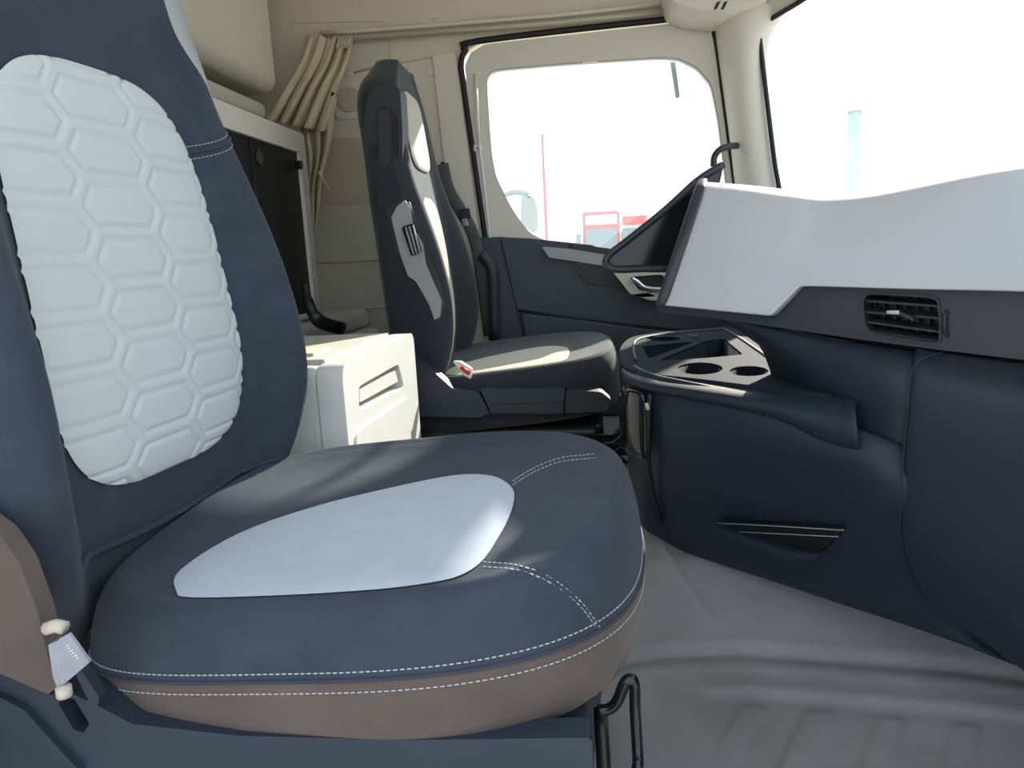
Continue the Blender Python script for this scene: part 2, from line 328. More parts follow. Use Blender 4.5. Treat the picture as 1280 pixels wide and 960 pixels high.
# overhead console
oc = thing('overhead_locker', 'cream overhead locker corner above the far door window', 'locker', (.45, 2.5, 1.6))
plate('housing', rnd([PY(a, b, 2.50) for a, b in ((830, -30), (842, 2), (866, 10), (905, 14), (930, 6), (960, -2), (985, -30))], .2), [], NB, .22, M['beige_light'], oc, .02, 3)
for dx_ in (0, 9): plate('vent_slot', py([(896+dx_, 3), (901+dx_, 1), (896+dx_, 11), (892+dx_, 12)], 2.497), [], NB, .006, M['black'], oc, 0)
# ================================================================ SLEEPER AREA
ub = thing('upper_bunk', 'cream padded upper bunk at the rear top', 'bunk', (-1.3, 2.0, 1.3))
def yline(a, b, x): return PX(*a, x)
e0, e1 = PX(256, 77, -1.06), PX(345, 121, -1.06)
zb = e1.z
o = box('mattress', (-1.60, .5, zb+.012), (-1.06, e1.y+.05, 1.99), M['mattress'], ub, .05, 5)
o = box('bunk_base', (-1.60, .5, zb-.075), (-1.10, e1.y+.0, zb-.020), M['beige_light'], ub, .015)
lb = thing('lower_bunk', 'pale lower bunk platform behind the seats', 'bunk', (-1.2, 1.6, 0))
box('platform', (-1.60, .5, .02), (-.80, 2.70, .50), M['grey_panel'], lb, .03, 4)
box('mattress', (-1.60, .5, .50), (-.84, 2.70, .575), M['grey_panel'], lb, .03, 4)
pn = thing('folding_panel', 'black panel in a cream frame standing behind the seats', 'panel', (-.86, 1.8, .58))
far = PX(380, 168, -.86)
PYF, PZT = far.y, far.z
out = [Vector((-.86, 1.0, .585)), Vector((-.86, PYF, .585)), Vector((-.86, PYF, PZT)), Vector((-.86, 1.0, PZT))]
plate('frame', rnd(out, .02), [[Vector((-.86, 1.06, .60)), Vector((-.86, PYF-.045, .60)), Vector((-.86, PYF-.045, PZT-.06)), Vector((-.86, 1.06, PZT-.06))]], (1, 0, 0), .04, M['beige_light'], pn, .006, 3)
plate('board', [Vector((-.872, 1.05, .59)), Vector((-.872, PYF-.03, .59)), Vector((-.872, PYF-.03, PZT-.05)), Vector((-.872, 1.05, PZT-.05))], [], (1, 0, 0), .02, M['black_panel'], pn, 0)
tube('board_ridge', [Vector((-.871, PYF-.36, .6)), Vector((-.871, PYF-.36, PZT-.06))], .004, M['black_panel'], pn, seg=6)
disc('latch_knob', PX(377, 206, -.845), .013, (1, 0, 0), M['black'], pn, .02, 18, .003)
disc('board_latch', PX(325, 197, -.868), .022, (1, 0, 0), M['blackgloss'], pn, .006, 18, .002)
kb = tube('black_strap', spline([PX(381, 352, -.80), PX(384, 372, -.79), PX(388, 385, -.78), PX(400, 402, -.76), PX(428, 411, -.74)], 5), [.012]*6+[.016]*7+[.02]*8, M['black'], seg=10, flat=.6)
tag(kb, 'black strap lying at the foot of the black panel', 'strap')
# curtain gathered at the far wall
def curtain():
    top = [(382, 42), (405, 44), (425, 46), (443, 49)]
    L = [(380, 44), (372, 75), (352, 112), (330, 150)]; Rr = [(443, 49), (432, 85), (421, 112), (404, 165)]
    rows = []
    n = 44
    Ls = spline([Vector((a, b)) for a, b in L], 8); Rs = spline([Vector((a, b)) for a, b in Rr], 8)
    for i, (a, b) in enumerate(zip(Ls, Rs)):
        v = i/(len(Ls)-1); row = []
        for j in range(n+1):
            t = j/n; q = a.lerp(b, t); amp = .018+.022*v
            ph = t*6.3*2*math.pi*.75+v*1.3; dep = amp*math.sin(ph)+.010*math.sin(ph*2.3+v*4)
            row.append(PY(q.x+2.0*math.sin(ph+1.2), q.y+(3*math.sin(j*1.1) if i == 0 else 0), 2.64-.10*v+dep))
        rows.append(row)
    c = thing('curtain', 'gathered beige curtain tied back at the end of the rail', 'curtain', (-.9, 2.6, .9))
    grid('drape', rows, M['curtain'], c, 1, .003)
    L2 = [(366, 140), (380, 180), (383, 230), (384, 300)]; R2 = [(422, 120), (415, 165), (405, 235), (393, 298)]
    Ls = spline([Vector((a, b)) for a, b in L2], 8); Rs = spline([Vector((a, b)) for a, b in R2], 8); rows = []
    for i, (a, b) in enumerate(zip(Ls, Rs)):
        v = i/(len(Ls)-1); row = []
        for j in range(27):
            t = j/26; q = a.lerp(b, t); ph = t*3.2*2*math.pi+v*2.5
            row.append(PY(q.x+1.5*math.sin(v*14+t*3), q.y, 2.60+.022*math.sin(ph)+.01*math.sin(v*11+t*5)))
        rows.append(row)
    grid('hanging_tail', rows, M['curtain'], c, 1, .003)
    tube('tie_cord', spline([PY(398, 214, 2.56), PY(404, 226, 2.56), PY(412, 237, 2.57)], 4), .005, M['curtain'], c, seg=6)
    disc('press_stud', PY(416, 118, 2.535), .008, NB, M['black'], c, .006, 14, .002)
    for k in range(4): tube('gather_band', spline([PY(424+k*5, 47, 2.64), PY(424+k*4, 52, 2.60), PY(421+k*4, 60, 2.61)], 4), .006, M['curtain'], c, seg=6)
curtain()
# white storage box between the seats
sb = thing('storage_box', 'white plastic storage box between the two seats', 'storage box', (-.6, 1.5, 0))
BX = -.45; by0 = PX(427, 461, BX).y; by1 = PX(517, 419, BX).y; bz1 = .565
def bxp(pts, x=BX): return [PX(a, b, x) for a, b in pts]
slot = bxp([(449, 483), (498, 455), (505, 484), (449, 513)])
bo = plate('front_panel', rnd([Vector((BX, by0, .02)), Vector((BX, by1, .02)), Vector((BX, by1, bz1)), Vector((BX, by0, bz1))], .06), [rnd(slot, .1)], (1, 0, 0), .05, M['white'], sb, .022, 4)
box('body', (-.80, by0+.004, .02), (BX-.042, by1-.004, bz1-.003), M['white'], sb, .02, 4)
plate('slot_back', [p+Vector((-.035, 0, 0)) for p in bxp([(445, 478), (502, 450), (508, 488), (445, 518)])], [], (1, 0, 0), .004, M['grey_panel'], sb, 0)
plate('slot_flap', rnd(bxp([(450, 487), (499, 461), (501, 475), (450, 503)], BX-.006), .06), [], (1, 0, 0), .012, M['white'], sb, .003)
plate('raised_panel', rnd(bxp([(446, 540), (512, 495), (516, 600), (446, 640)], BX+.004), .1), [], (1, 0, 0), .01, M['white'], sb, .003)
lid = box('lid', (-.78, by0+.05, bz1-.006), (-.50, by1-.05, bz1+.006), M['grey_panel'], sb, .004)
box('lid_catch', (-.60, by0+.10, bz1+.004), (-.54, by0+.2, bz1+.012), M['far_insert'], lid, .003)
# ================================================================ SEATS
XI = smooth_tab([(.34, -.585), (.42, -.568), (.5, -.558), (.62, -.556), (.8, -.575), (.98, -.60), (1.32, -.635)])
BOL = smooth_tab([(.34, .015), (.42, .045), (.52, .068), (.64, .072), (.76, .060), (.88, .038), (.98, .018), (1.1, .008), (1.32, .004)])
WD = smooth_tab([(.34, .215), (.42, .25), (.55, .288), (.75, .285), (.9, .272), (.98, .258), (1.05, .245), (1.18, .225), (1.26, .175), (1.295, .13), (1.32, .07)])
TH = smooth_tab([(.34, .10), (.6, .13), (.95, .12), (1.02, .115), (1.2, .12), (1.28, .09), (1.32, .05)])
def bump_t(t):
    t = abs(t)
    if t < .55: return 0
    if t < .82: u = (t-.55)/.27; return u*u*(3-2*u)
    u = (t-.82)/.18; return 1-.40*u*u
def back_front(y, z):
    wv = interp(WD, z); t = max(-1, min(1, y/wv)); edge = max(0, (abs(t)-.80)/.20)
    return interp(XI, z)+interp(BOL, z)*bump_t(t)-.03*edge**2.5
def make_back(root, m, name='backrest'):
    zs = list(np.linspace(.345, 1.25, 80))+[1.275, 1.292, 1.305, 1.312]; v = []; fs = []
    for z in zs:
        wv = interp(WD, z); xi = interp(XI, z); th = interp(TH, z)
        ring = [(back_front(wv*t, z), wv*t) for t in np.sin(np.linspace(-1, 1, 57)*math.pi/2)]
        e = ring[-1][0]; bk = xi-th
        for a in np.linspace(0, 1, 5)[1:]: ring.append((e+(bk+.03-e)*a, wv*(1-.02*a)))
        for t in np.linspace(.9, -.9, 9): ring.append((bk+.012*abs(t)**3, wv*t))
        for a in np.linspace(1, 0, 5)[:-1]: ring.append((e+(bk+.03-e)*a, -wv*(1-.02*a)))
        n = len(ring); v += [(x, y, z) for x, y in ring]
    for i in range(len(zs)-1):
        for k in range(n): fs.append((i*n+k, i*n+(k+1) % n, (i+1)*n+(k+1) % n, (i+1)*n+k))
    fs.append(tuple(range(n))); fs.append(tuple((len(zs)-1)*n+k for k in range(n)))
    return local(mk(name, v, fs, m), root, 0)
def local(o, root, sub=0):
    o.parent = root
    if sub: subd(o, sub)
    return o
HA, HB, HH, HK = .044, .068, .0315, None     # half flat length, half tip length, half height of a quilt cell
def hexd(u, v):
    px_, py_ = HA+HB, 2*HH; best = 9
    i0 = round(u/px_)
    for i in (i0-1, i0, i0+1):
        off = HH if i % 2 else 0
        j = round((v-off)/py_)
        for jj in (j-1, j, j+1):
            du, dv = abs(u-i*px_), abs(v-off-jj*py_)
            sl_ = HB-HA; nrm = math.hypot(HH, sl_)
            d = max(dv-HH, (HH*du+sl_*dv-HH*HB)/nrm)
            best = min(best, d)
    return best
def make_back_insert(root, m, z0=.492, z1=1.0, hw=.164, quilt=True, nz=190, ny=110):
    zc, hz = (z0+z1)/2, (z1-z0)/2; rows = []
    for a in np.sin(np.linspace(-1, 1, nz)*math.pi/2):
        z = zc+hz*a; h = hw*(1-abs(a)**4.5)**(1/3.2); h = max(h, .002); h *= (1-.06*a); row = []
        for s in np.linspace(-1, 1, ny):
            y = h*s; e = max(abs(s), 1e-6); lift = .007*(1-e**10)*(1-abs(a)**16)
            if quilt:
                d = abs(hexd(y+.012, z-.01)+.0085); lift -= .0034*math.exp(-(d/.0024)**2)
            row.append((back_front(y, z)+lift+.0035, y, z))
        rows.append(row)
    return local(grid('quilted_panel' if quilt else 'back_panel', rows, m, None, 0), root)
AXX, AYY, CX = .32, .275, -.262
PROF0 = [(0, .430), (.4, .432), (.6, .437), (.74, .443), (.84, .451), (.90, .455), (.935, .448), (.965, .426), (.988, .394), (1.0, .354)]
def tilt(x): return .09*(x-CX)-.014*max(0, (x-CX)/AXX)**3
PROF = [(r, float(np.interp(r, *zip(*PROF0)))) for r in list(np.linspace(0, .86, 28))+list(np.linspace(.87, 1, 20))]
_k = np.array([z for _, z in PROF]); _p = np.concatenate([[_k[0]]*3, _k, [_k[-1]]*3]); PROF = [(r, z if r > .93 or r < .05 else float(_p[i+2:i+5].mean())) for i, (r, z) in enumerate(PROF)]
def nexp(c): return 2.7 if c > 0 else 4.5
def sup(th, r=1):
    c, s = math.cos(th), math.sin(th); n = nexp(c)
    k = (abs(c)**n+abs(s)**n)**(-1/n); return CX+AXX*r*c*k, AYY*r*s*k
def rad(x, y):
    n = nexp(x-CX); return (abs((x-CX)/AXX)**n+abs(y/AYY)**n)**(1/n)
def lean(z, y):                # the near bolster is pressed flatter than the far one
    t = y/AYY; return z if z <= .354 else .354+(z-.354)*(1+.20*t-.13*t*t)
def ctop(x, y): return lean(interp(SPROF, rad(x, y)), y)+tilt(x)
SPROF = PROF
NT = 144
def ring_mesh(name, prof, m, root, sub=1, cap0=False, cap1=False, front=True):
    v = []; fs = []
    for r, z in prof:
        for k in range(NT):
            x, y = sup(2*math.pi*k/NT, max(r, .02)); v.append((x, y, lean(z, y)+tilt(x)))
    for i in range(len(prof)-1):
        for k in range(NT): fs.append((i*NT+k, i*NT+(k+1) % NT, (i+1)*NT+(k+1) % NT, (i+1)*NT+k))
    if cap0: fs.append(tuple(range(NT)))
    if cap1: fs.append(tuple((len(prof)-1)*NT+k for k in range(NT)))
    return local(mk(name, v, fs, m), root, sub)
SN = Vector((-.0, .86, 0)); SROT = math.radians(-5); SRI = Matrix.Rotation(-SROT, 3, 'Z')   # near seat, swivelled a little
SC = Vector((CX, .88, 0))
def nl(p): return SRI @ (p-SC) + Vector((CX, 0, 0))     # world -> seat space
def surf_pts(pts, lift=0):
    out = []
    for a, b in pts:
        z = .53; p = nl(PZ(a, b, z))
        while z > .33:
            p = nl(PZ(a, b, z)); h = ctop(p.x, p.y) if rad(p.x, p.y) < 1 else 0
            if h >= z: break
            z -= .0008
        out.append((p.x, p.y, z+lift))
    return out
def make_cushion(root, mt, ms, mi):
    ring_mesh('cushion', PROF, mt, root, 0, cap0=True)
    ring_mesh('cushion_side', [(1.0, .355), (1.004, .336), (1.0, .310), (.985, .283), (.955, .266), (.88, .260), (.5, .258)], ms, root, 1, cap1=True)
    pts = [(226, 714), (300, 668), (400, 633), (500, 609), (570, 596), (615, 597), (640, 612), (641, 635), (624, 672)]
    L = spline([(p[0], p[1], 0) for p in surf_pts(pts)]+[(-.107, -.205, 0), (-.155, -.232, 0), (-.25, -.240, 0), (-.35, -.240, 0), (-.405, -.236, 0), (-.428, -.222, 0)], 5, True)
    cx = sum(p.x for p in L)/len(L); cy = sum(p.y for p in L)/len(L); v = []; fs = []; n = len(L); rr = [1, .985, .95, .88, .75, .6, .45, .3, .15, .02]
    for s in rr:
        for p in L:
            x, y = cx+(p.x-cx)*s, cy+(p.y-cy)*s; v.append((x, y, ctop(x, y)+.0055*(1-s**10)+.0018))
    for i in range(len(rr)-1):
        for k in range(n): fs.append((i*n+k, i*n+(k+1) % n, (i+1)*n+(k+1) % n, (i+1)*n+k))
    fs.append(tuple((len(rr)-1)*n+k for k in range(n)))
    local(mk('seat_panel', v, fs, mi), root)
def seat(label, loc, mt, ms, mi, mback, grp, quilt):
    root = thing('truck_seat', label, 'seat', loc, grp)
    make_cushion(root, mt, ms, mi); return root
# ---- near seat
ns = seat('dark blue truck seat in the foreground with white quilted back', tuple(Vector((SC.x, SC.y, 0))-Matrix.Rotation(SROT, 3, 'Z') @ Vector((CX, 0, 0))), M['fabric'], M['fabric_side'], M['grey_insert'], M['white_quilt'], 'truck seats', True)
ns.rotation_euler.z = SROT
nb = make_back(ns, M['fabric']); make_back_insert(ns, M['white_quilt'])
def surf_line(pts, lift=.0008):                        # pixel polyline -> points on near cushion's top (seat space)
    return surf_pts(spline([Vector(p) for p in pts], 10), lift)
# seams round the cushion: two thread lines with a groove between them
def seam_ring(z, r, a0=-2.75, a1=1.2, n=150):
    pts = []
    for k in range(n+1):
        x, y = sup(a0+(a1-a0)*k/n, r); pts.append((x, y, lean(z, y)+tilt(x)))
    return pts
local(stitches('stitching', seam_ring(.366, .9985), M['thread'], None), ns)
local(stitches('stitching', seam_ring(.342, 1.005), M['thread'], None), ns)
local(tube('seam_welt', seam_ring(.354, 1.0015), .0022, M['fabric'], None, seg=6), ns)
for off in (0, 5):
    local(stitches('stitching', surf_line([(641, 607-off), (665, 592-off), (700, 578-off), (745, 573-off)]), M['thread'], None), ns)
    local(stitches('stitching', surf_line([(604, 703+off*1.2), (650, 708+off*1.2), (690, 724+off*1.3), (725, 752+off*1.3), (750-off, 785)]), M['thread'], None), ns)
# shoulder seams on the far bolster and the side panel of the headrest
def back_line(y0, z0, y1, z1, bow=0, n=24):
    out = []
    for k in range(n+1):
        t = k/n; y = y0+(y1-y0)*t; z = z0+(z1-z0)*t+bow*math.sin(t*math.pi); out.append((back_front(y, z)+.0012, y, z))
    return out
for s in (1, -1):
    for dz in (0, -.018):
        local(stitches('stitching', back_line(s*.145, .925+dz, s*.250, .968+dz, -.006), M['thread'], None), ns)['back'] = 1
    local(tube('seam_welt', back_line(s*.145, .916, s*.250, .959, -.006), .0025, M['fabric'], None, seg=6), ns)['back'] = 1
    rows = []
    for z in np.linspace(.975, 1.22, 16):
        wv = interp(WD, z); inner = .50+.42*max(0, (1.10-z)/.125)**1.6*.9; inner = min(inner, .93)
        rows.append([(back_front(wv*t, z)+.004*(1 if 0 < i < 6 else -.8), s*wv*t, z) for i, t in enumerate(np.linspace(inner+.2 if inner+.2 < .93 else .93, .995, 7))])
    g_ = grid('headrest_side_panel', rows, M['trimgrey'], None, 1); local(g_, ns)
local(tube('back_joint', [(back_front(y, .425)+.004, y, .425+.03*abs(y/.25)**2) for y in np.linspace(-.24, .24, 20)], .004, M['fabric'], None, seg=6), ns)
for o in ns.children:
    if o.name.split('.')[0] in ('backrest', 'quilted_panel', 'headrest_side_panel', 'back_joint') or o.get('back'): o.scale.y = 1.09; o.location.y = -.03
# seat base shell
def base_shell(root, m, x0, x1, hy, z0, z1, name='base_shell'):
    v = [(x, y, z) for x in (x0, x1) for y in (-hy, hy) for z in (z0, z1)]
    o = mk(name, v, [(0, 1, 3, 2), (4, 6, 7, 5), (0, 4, 5, 1), (2, 3, 7, 6), (0, 2, 6, 4), (1, 5, 7, 3)], m); bevel(o, .03, 4); return local(o, root)
base_shell(ns, M['plastic'], -.72, -.005, .262, .10, .262)
base_shell(ns, M['black'], -.66, -.04, .22, .005, .12, 'suspension_base')
YS = .60
def nsp(pts, y): return [nl(PY(a, b, y)) for a, b in pts]
def nplate(name, pts, y, th, m, bev=.004, holes=(), r=.08):
    o = plate(name, rnd(nsp(pts, y), r), [rnd(nsp(h, y), .15) for h in holes], SRI @ Vector(NB), th, m, None, bev, 3); return local(o, ns)
nplate('side_shield', [(-140, 800), (0, 842), (60, 868), (92, 868), (118, 880), (165, 905), (300, 920), (520, 925), (740, 922), (745, 1060), (-140, 1060)], .606, .03, M['plastic'], .010, [[(72, 878), (92, 872), (112, 905), (104, 916), (92, 912)]], .05)
nplate('buckle_well', [(66, 868), (98, 864), (122, 910), (96, 925)], .622, .01, M['black'], 0)
nplate('shield_edge', [(-140, 850), (0, 872), (30, 888), (72, 935), (100, 965), (90, 985), (40, 940), (0, 905), (-140, 890)], .598, .02, M['plastic'], .008)
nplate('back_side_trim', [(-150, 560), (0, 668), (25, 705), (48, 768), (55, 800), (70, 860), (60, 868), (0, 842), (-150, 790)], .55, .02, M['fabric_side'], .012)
nplate('buckle_stalk', [(92, 838), (100, 836), (124, 872), (122, 882), (114, 884)], .596, .012, M['plastic'], .003)
tg = nplate('fabric_tag', [(60, 806), (86, 792), (112, 828), (72, 862), (66, 846)], .532, .003, M['tagm'], .001, r=.04)
for k in range(6):
    a = (82.5+k*2.6, 808.5+k*3.0); local(tube('tag_print', nsp([a, (a[0]+3.4-(k % 2), a[1]-2.2)], .5315), .0007, M['white'], None, seg=5), ns)
local(tube('cord_end', nsp([(58, 786), (70, 782), (82, 785)], .54), .006, M['rope'], None, seg=8), ns)
local(tube('cord_end', nsp([(79, 858), (81, 870)], .53), .0065, M['rope'], None, seg=8), ns)
lv = [PY(748, 888, .70), PY(762, 886, .70), PY(772, 876, .70), PY(780, 856, .70), PY(787, 849, .70), PY(793, 856, .70), PY(794, 890, .70), PY(797, 940, .69), PY(797, 958, .68), PY(790, 975, .68), PY(770, 985, .69)]
local(tube('adjuster_lever', [nl(p) for p in spline(lv, 5)], .0062, M['blackgloss'], None, seg=10), ns)
local(tube('lever_bracket', [nl(p) for p in (PY(751, 885, .72), PY(755, 960, .70), PY(758, 1010, .70))], .008, M['black'], None, seg=8), ns)
bk = local(tube('buckle', [nl(p) for p in (PY(345, 640, 1.19), PY(372, 596, 1.19), PY(384, 588, 1.19))], .014, M['trimgrey'], None, seg=10, flat=.6), ns)
local(tube('buckle_button', [nl(p) for p in (PY(381, 588, 1.185), PY(389, 582, 1.185))], .008, M['red'], None, seg=8, flat=.7), ns)
# ---- far seat
SF = Vector((.03, 2.245, 0))
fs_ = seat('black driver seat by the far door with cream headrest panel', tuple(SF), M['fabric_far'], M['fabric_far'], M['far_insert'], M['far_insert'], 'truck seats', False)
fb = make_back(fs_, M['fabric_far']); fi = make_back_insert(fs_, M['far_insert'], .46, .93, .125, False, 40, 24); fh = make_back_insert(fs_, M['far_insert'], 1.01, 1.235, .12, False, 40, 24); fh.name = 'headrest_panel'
for o in (fb, fi, fh): o.location = (.075, 0, .0)
def fplate(name, pts, y, th, m, bev=.004, holes=(), r=.12, par=None):
    o = plate(name, rnd([PY(a, b, y)-SF for a, b in pts], r), [rnd([PY(a, b, y)-SF for a, b in h], .15) for h in holes], NB, th, m, None, bev, 3); return local(o, fs_)
fplate('headrest_side', [(453, 165), (459, 122), (468, 108), (490, 103), (500, 112), (503, 160), (503, 235), (492, 252), (468, 255), (458, 215)], 2.005, .07, M['plastic2'], .016)
fplate('headrest_grip', [(471, 138), (476, 133), (488, 134), (497, 150), (497, 196), (487, 209), (474, 207)], 1.998, .012, M['black'], .003)
fplate('grip_bar', [(472, 139), (486, 135), (489, 150), (489, 195), (485, 207), (474, 205)], 1.993, .012, M['plastic2'], .005)
fplate('back_side_shell', [(482, 262), (497, 252), (512, 252), (524, 292), (548, 350), (556, 384), (548, 404), (532, 408), (514, 396), (500, 340)], 1.965, .07, M['plastic2'], .012)
fplate('armrest_mount', [(489, 272), (496, 258), (506, 250), (512, 258), (516, 282), (528, 305), (532, 330), (552, 376), (550, 396), (543, 400), (536, 380), (520, 352), (510, 345), (500, 318)], 1.957, .012, M['trimgrey'], .004, r=.08)
kn = fplate('armrest_knob', [(502, 284), (516, 279), (527, 315), (514, 320)], 1.945, .02, M['blackgloss'], .004)
for k in range(3): local(tube('knob_rib', [PY(507+k*4.5, 284-k*1.3, 1.943)-SF, PY(517+k*4, 318-k, 1.943)-SF], .003, M['trimgrey'], None, seg=6), fs_)
fplate('side_shield', [(466, 520), (462, 452), (470, 440), (492, 434), (512, 438), (528, 452), (566, 486), (598, 490), (612, 516), (600, 522)], 1.945, .05, M['plastic'], .010, r=.1)
fplate('shield_panel', [(600, 486), (706, 486), (704, 517), (614, 517)], 1.94, .04, M['plastic'], .005, r=.05)
fplate('shield_front', [(707, 487), (752, 490), (764, 500), (760, 514), (706, 517)], 1.95, .05, M['plastic2'], .006)
fplate('shield_lip', [(614, 505), (704, 504), (703, 514), (618, 515)], 1.935, .01, M['plastic2'], .002, r=.03)
base_shell(fs_, M['black'], -.60, .0, .25, .13, .262)
for k in range(4): local(tube('bellows_fold', [(-.58, -.275, .235-k*.030), (-.2, -.285, .232-k*.030), (.02, -.275, .230-k*.030), (.05, -.2, .230-k*.03)], .012, M['black'], None, seg=8), fs_)
for k in range(3): local(tube('slide_rail', [(-.2, -.24+.03*k, .20-k*.035), (.12, -.24+.03*k, .20-k*.035)], .006, M['plastic2'], None, seg=8), fs_)
fplate('recline_lever', [(566, 452), (575, 452), (590, 462), (588, 474), (578, 468)], 1.955, .02, M['white'], .004)
local(tube('buckle_button', [PY(576, 459, 1.935)-SF, PY(587, 467, 1.935)-SF], .006, M['red'], None, seg=8), fs_)
local(tube('seam_welt', [(p[0]+.076, p[1], p[2]) for p in back_line(-.14, .45, -.135, .90, 0)], .002, M['fabric_far'], None, seg=6), fs_)
# seat belt on the pillar
blt = thing('seat_belt', 'grey seat belt hanging beside the far door pillar', 'seat belt', (-.5, 2.66, .8))
tube('webbing', spline([PY(553, 205, 2.70), PY(560, 235, 2.68), PY(575, 262, 2.66), PY(590, 290, 2.66), PY(600, 330, 2.68), PY(612, 420, 2.70)], 5), .022, M['belt'], blt, seg=8, flat=.12, up=(0, -1, 0))
plate('tongue', rnd(py([(571, 262), (586, 260), (588, 272), (575, 274)], 2.645), .15), [], NB, .012, M['black'], blt, .002)
plate('tongue_blade', rnd(py([(576, 274), (584, 273), (586, 282), (579, 283)], 2.645), .15), [], NB, .004, M['chrome'], blt, .001)
plate('guide_loop', rnd(py([(551, 202), (556, 203), (556, 214), (551, 213)], 2.70), .15), [], NB, .015, M['black'], blt, .002)
tube('belt_sleeve', spline(py([(601, 318), (609, 326), (616, 345), (618, 425)], 2.67), 5), .022, M['plastic2'], blt, seg=10)
# ================================================================ DASHBOARD
db = thing('dashboard', 'dashboard with pale grey upper face over dark lower face', 'dashboard', (.5, 1.2, .4))
cols_t = [(880, 226), (884, 226), (912, 228), (945, 231), (975, 235), (985, 236), (995, 237), (1018, 240), (1030, 241), (1040, 241), (1085, 238), (1150, 224), (1220, 208), (1290, 197), (1440, 180)]
cols_b = [(828, 383), (831, 383), (862, 386), (930, 393), (958, 395.5), (963, 396), (967, 392), (994, 364), (999, 359), (1005, 358.3), (1060, 360), (1150, 363), (1220, 364), (1290, 366), (1440, 372)]
rows = []
def lerp2(a, b, t): return (a[0]+(b[0]-a[0])*t, a[1]+(b[1]-a[1])*t)
rows.append([PD(a, b+1, -.09)+DN*-.38+Vector((0, 0, -.02)) for a, b in cols_t])
for t, o in ((-.0, -.10), (.015, -.075), (.05, -.045), (.12, -.02), (.3, .02), (.5, .05), (.7, .072), (.9, .088), (.98, .095), (1, .095)):
    OT = ((0, -.10), (.015, -.075), (.05, -.045), (.12, -.02), (.3, .02), (.5, .05), (.7, .072), (.9, .088), (1, .095))
    rows.append([PD(*lerp2(a, b, t), interp(OT, t*(b[1]-a[1])/(392-a[1]))) for a, b in zip(cols_t, cols_b)])
rows.append([p-DN*.03 for p in rows[-1]])
EXT = (Vector((.07, -.17, 0)), Vector((.10, -.36, 0)))
rows = [r+[r[-1]+e for e in EXT] for r in rows]
grid('upper_face', rows, M['dashlight'], db, 2, .01, flip=True)
grid('top_deck', [[ws(t/12, .82)+Vector((.01, 0, 0)) for t in range(13)], [ws(t/12, .82)+Vector((-.12, 0, 0)) for t in range(13)], [ws(t/12, .80)+Vector((-.30, 0, 0)) for t in range(13)], [ws(t/12, .55)+Vector((-.34, 0, 0)) for t in range(13)]], M['dash'], db, 1, .01)
# dark edge down the left end
ed = [PD(*lerp2((878, 225), (824, 384), t), o) for t, o in ((0, -.10), (.05, -.045), (.12, -.02), (.3, .02), (.5, .05), (.7, .072), (.9, .088), (1, .09))]
erow = [[p+DU*.012+DN*-.004 for p in ed], [p+DN*.006 for p in ed], [p-DU*.012 for p in ed], [p-DU*.012-DN*.16 for p in ed]]
grid('end_trim', erow, M['dashband'], db, 2, .006)
# binnacle hood facing the driver, behind the pale face
hp = [PY(*p, 1.62) for p in ((905, 204), (880, 228), (828, 372), (832, 340), (776, 336), (760, 332), (757, 326), (775, 308), (830, 266), (872, 226), (893, 207))]
plate('instrument_hood', [PY(*p, 1.66) for p in ((906, 205), (900, 230), (860, 335), (776, 337), (762, 335), (756, 329), (760, 320), (775, 308), (830, 264), (872, 226), (893, 208))], [], NB, .05, M['blackgloss'], db, .012, 3)
tube('hood_rim', spline([PY(*p, 1.645) for p in ((836, 336), (800, 336), (776, 337), (763, 335), (757, 328), (763, 317), (780, 304), (830, 264), (872, 226), (905, 205))], 4), .008, M['dashband'], db, seg=8)
# dark band with the vent
bo_ = .064
BE = [PD(1440, 365, .064)+EXT[1], PD(1440, 470, .064)+EXT[1]]
bt = [(820, 380), (830, 378), (950, 386), (988, 350), (1150, 355), (1290, 358), (1440, 365), (1440, 470), (1290, 451), (1180, 438), (1080, 425), (935, 404), (880, 396), (822, 390)]
vh = [(1079, 378), (1083, 369), (1092, 368), (1160, 372), (1171, 376), (1174, 400), (1173, 428), (1160, 428), (1090, 416), (1082, 406)]
bpl = plate('dark_band', [PD(a, b, bo_) for a, b in bt], [rnd([PD(a, b, bo_) for a, b in vh], .2, 3)], DN, .03, M['dashband'], db, 0)
av = plate('air_vent', rnd([PD(a, b, bo_+.003) for a, b in [(1077, 377), (1082, 366), (1092, 365), (1160, 369), (1174, 374), (1177, 400), (1176, 431), (1160, 431), (1089, 419), (1080, 408)]], .2, 3), [rnd([PD(a, b, bo_+.003) for a, b in vh], .2, 3)], DN, .012, M['plastic2'], db, .002)
av['label'] = 'rectangular air vent with dark slats'
plate('vent_back', [PD(a, b, bo_-.05) for a, b in ((1060, 350), (1190, 350), (1190, 445), (1060, 445))], [], DN, .004, M['black'], av, 0)
for y0, y1 in ((376, 383), (390, 398), (402, 415), (413, 428)):
    a, b = PD(1080, y0, bo_-.006), PD(1174, y1, bo_-.006)
    mk('slat', [a+Vector((0, 0, .0015)), b+Vector((0, 0, .0015)), b-Vector((0, 0, .0015)), a-Vector((0, 0, .0015)), a+Vector((0, 0, .006))-DN*.022, b+Vector((0, 0, .006))-DN*.022, b+Vector((0, 0, .003))-DN*.022, a+Vector((0, 0, .003))-DN*.022], [(0, 1, 2, 3), (4, 5, 6, 7), (0, 1, 5, 4), (2, 3, 7, 6), (0, 3, 7, 4), (1, 2, 6, 5)], M['plastic2'], av, False)
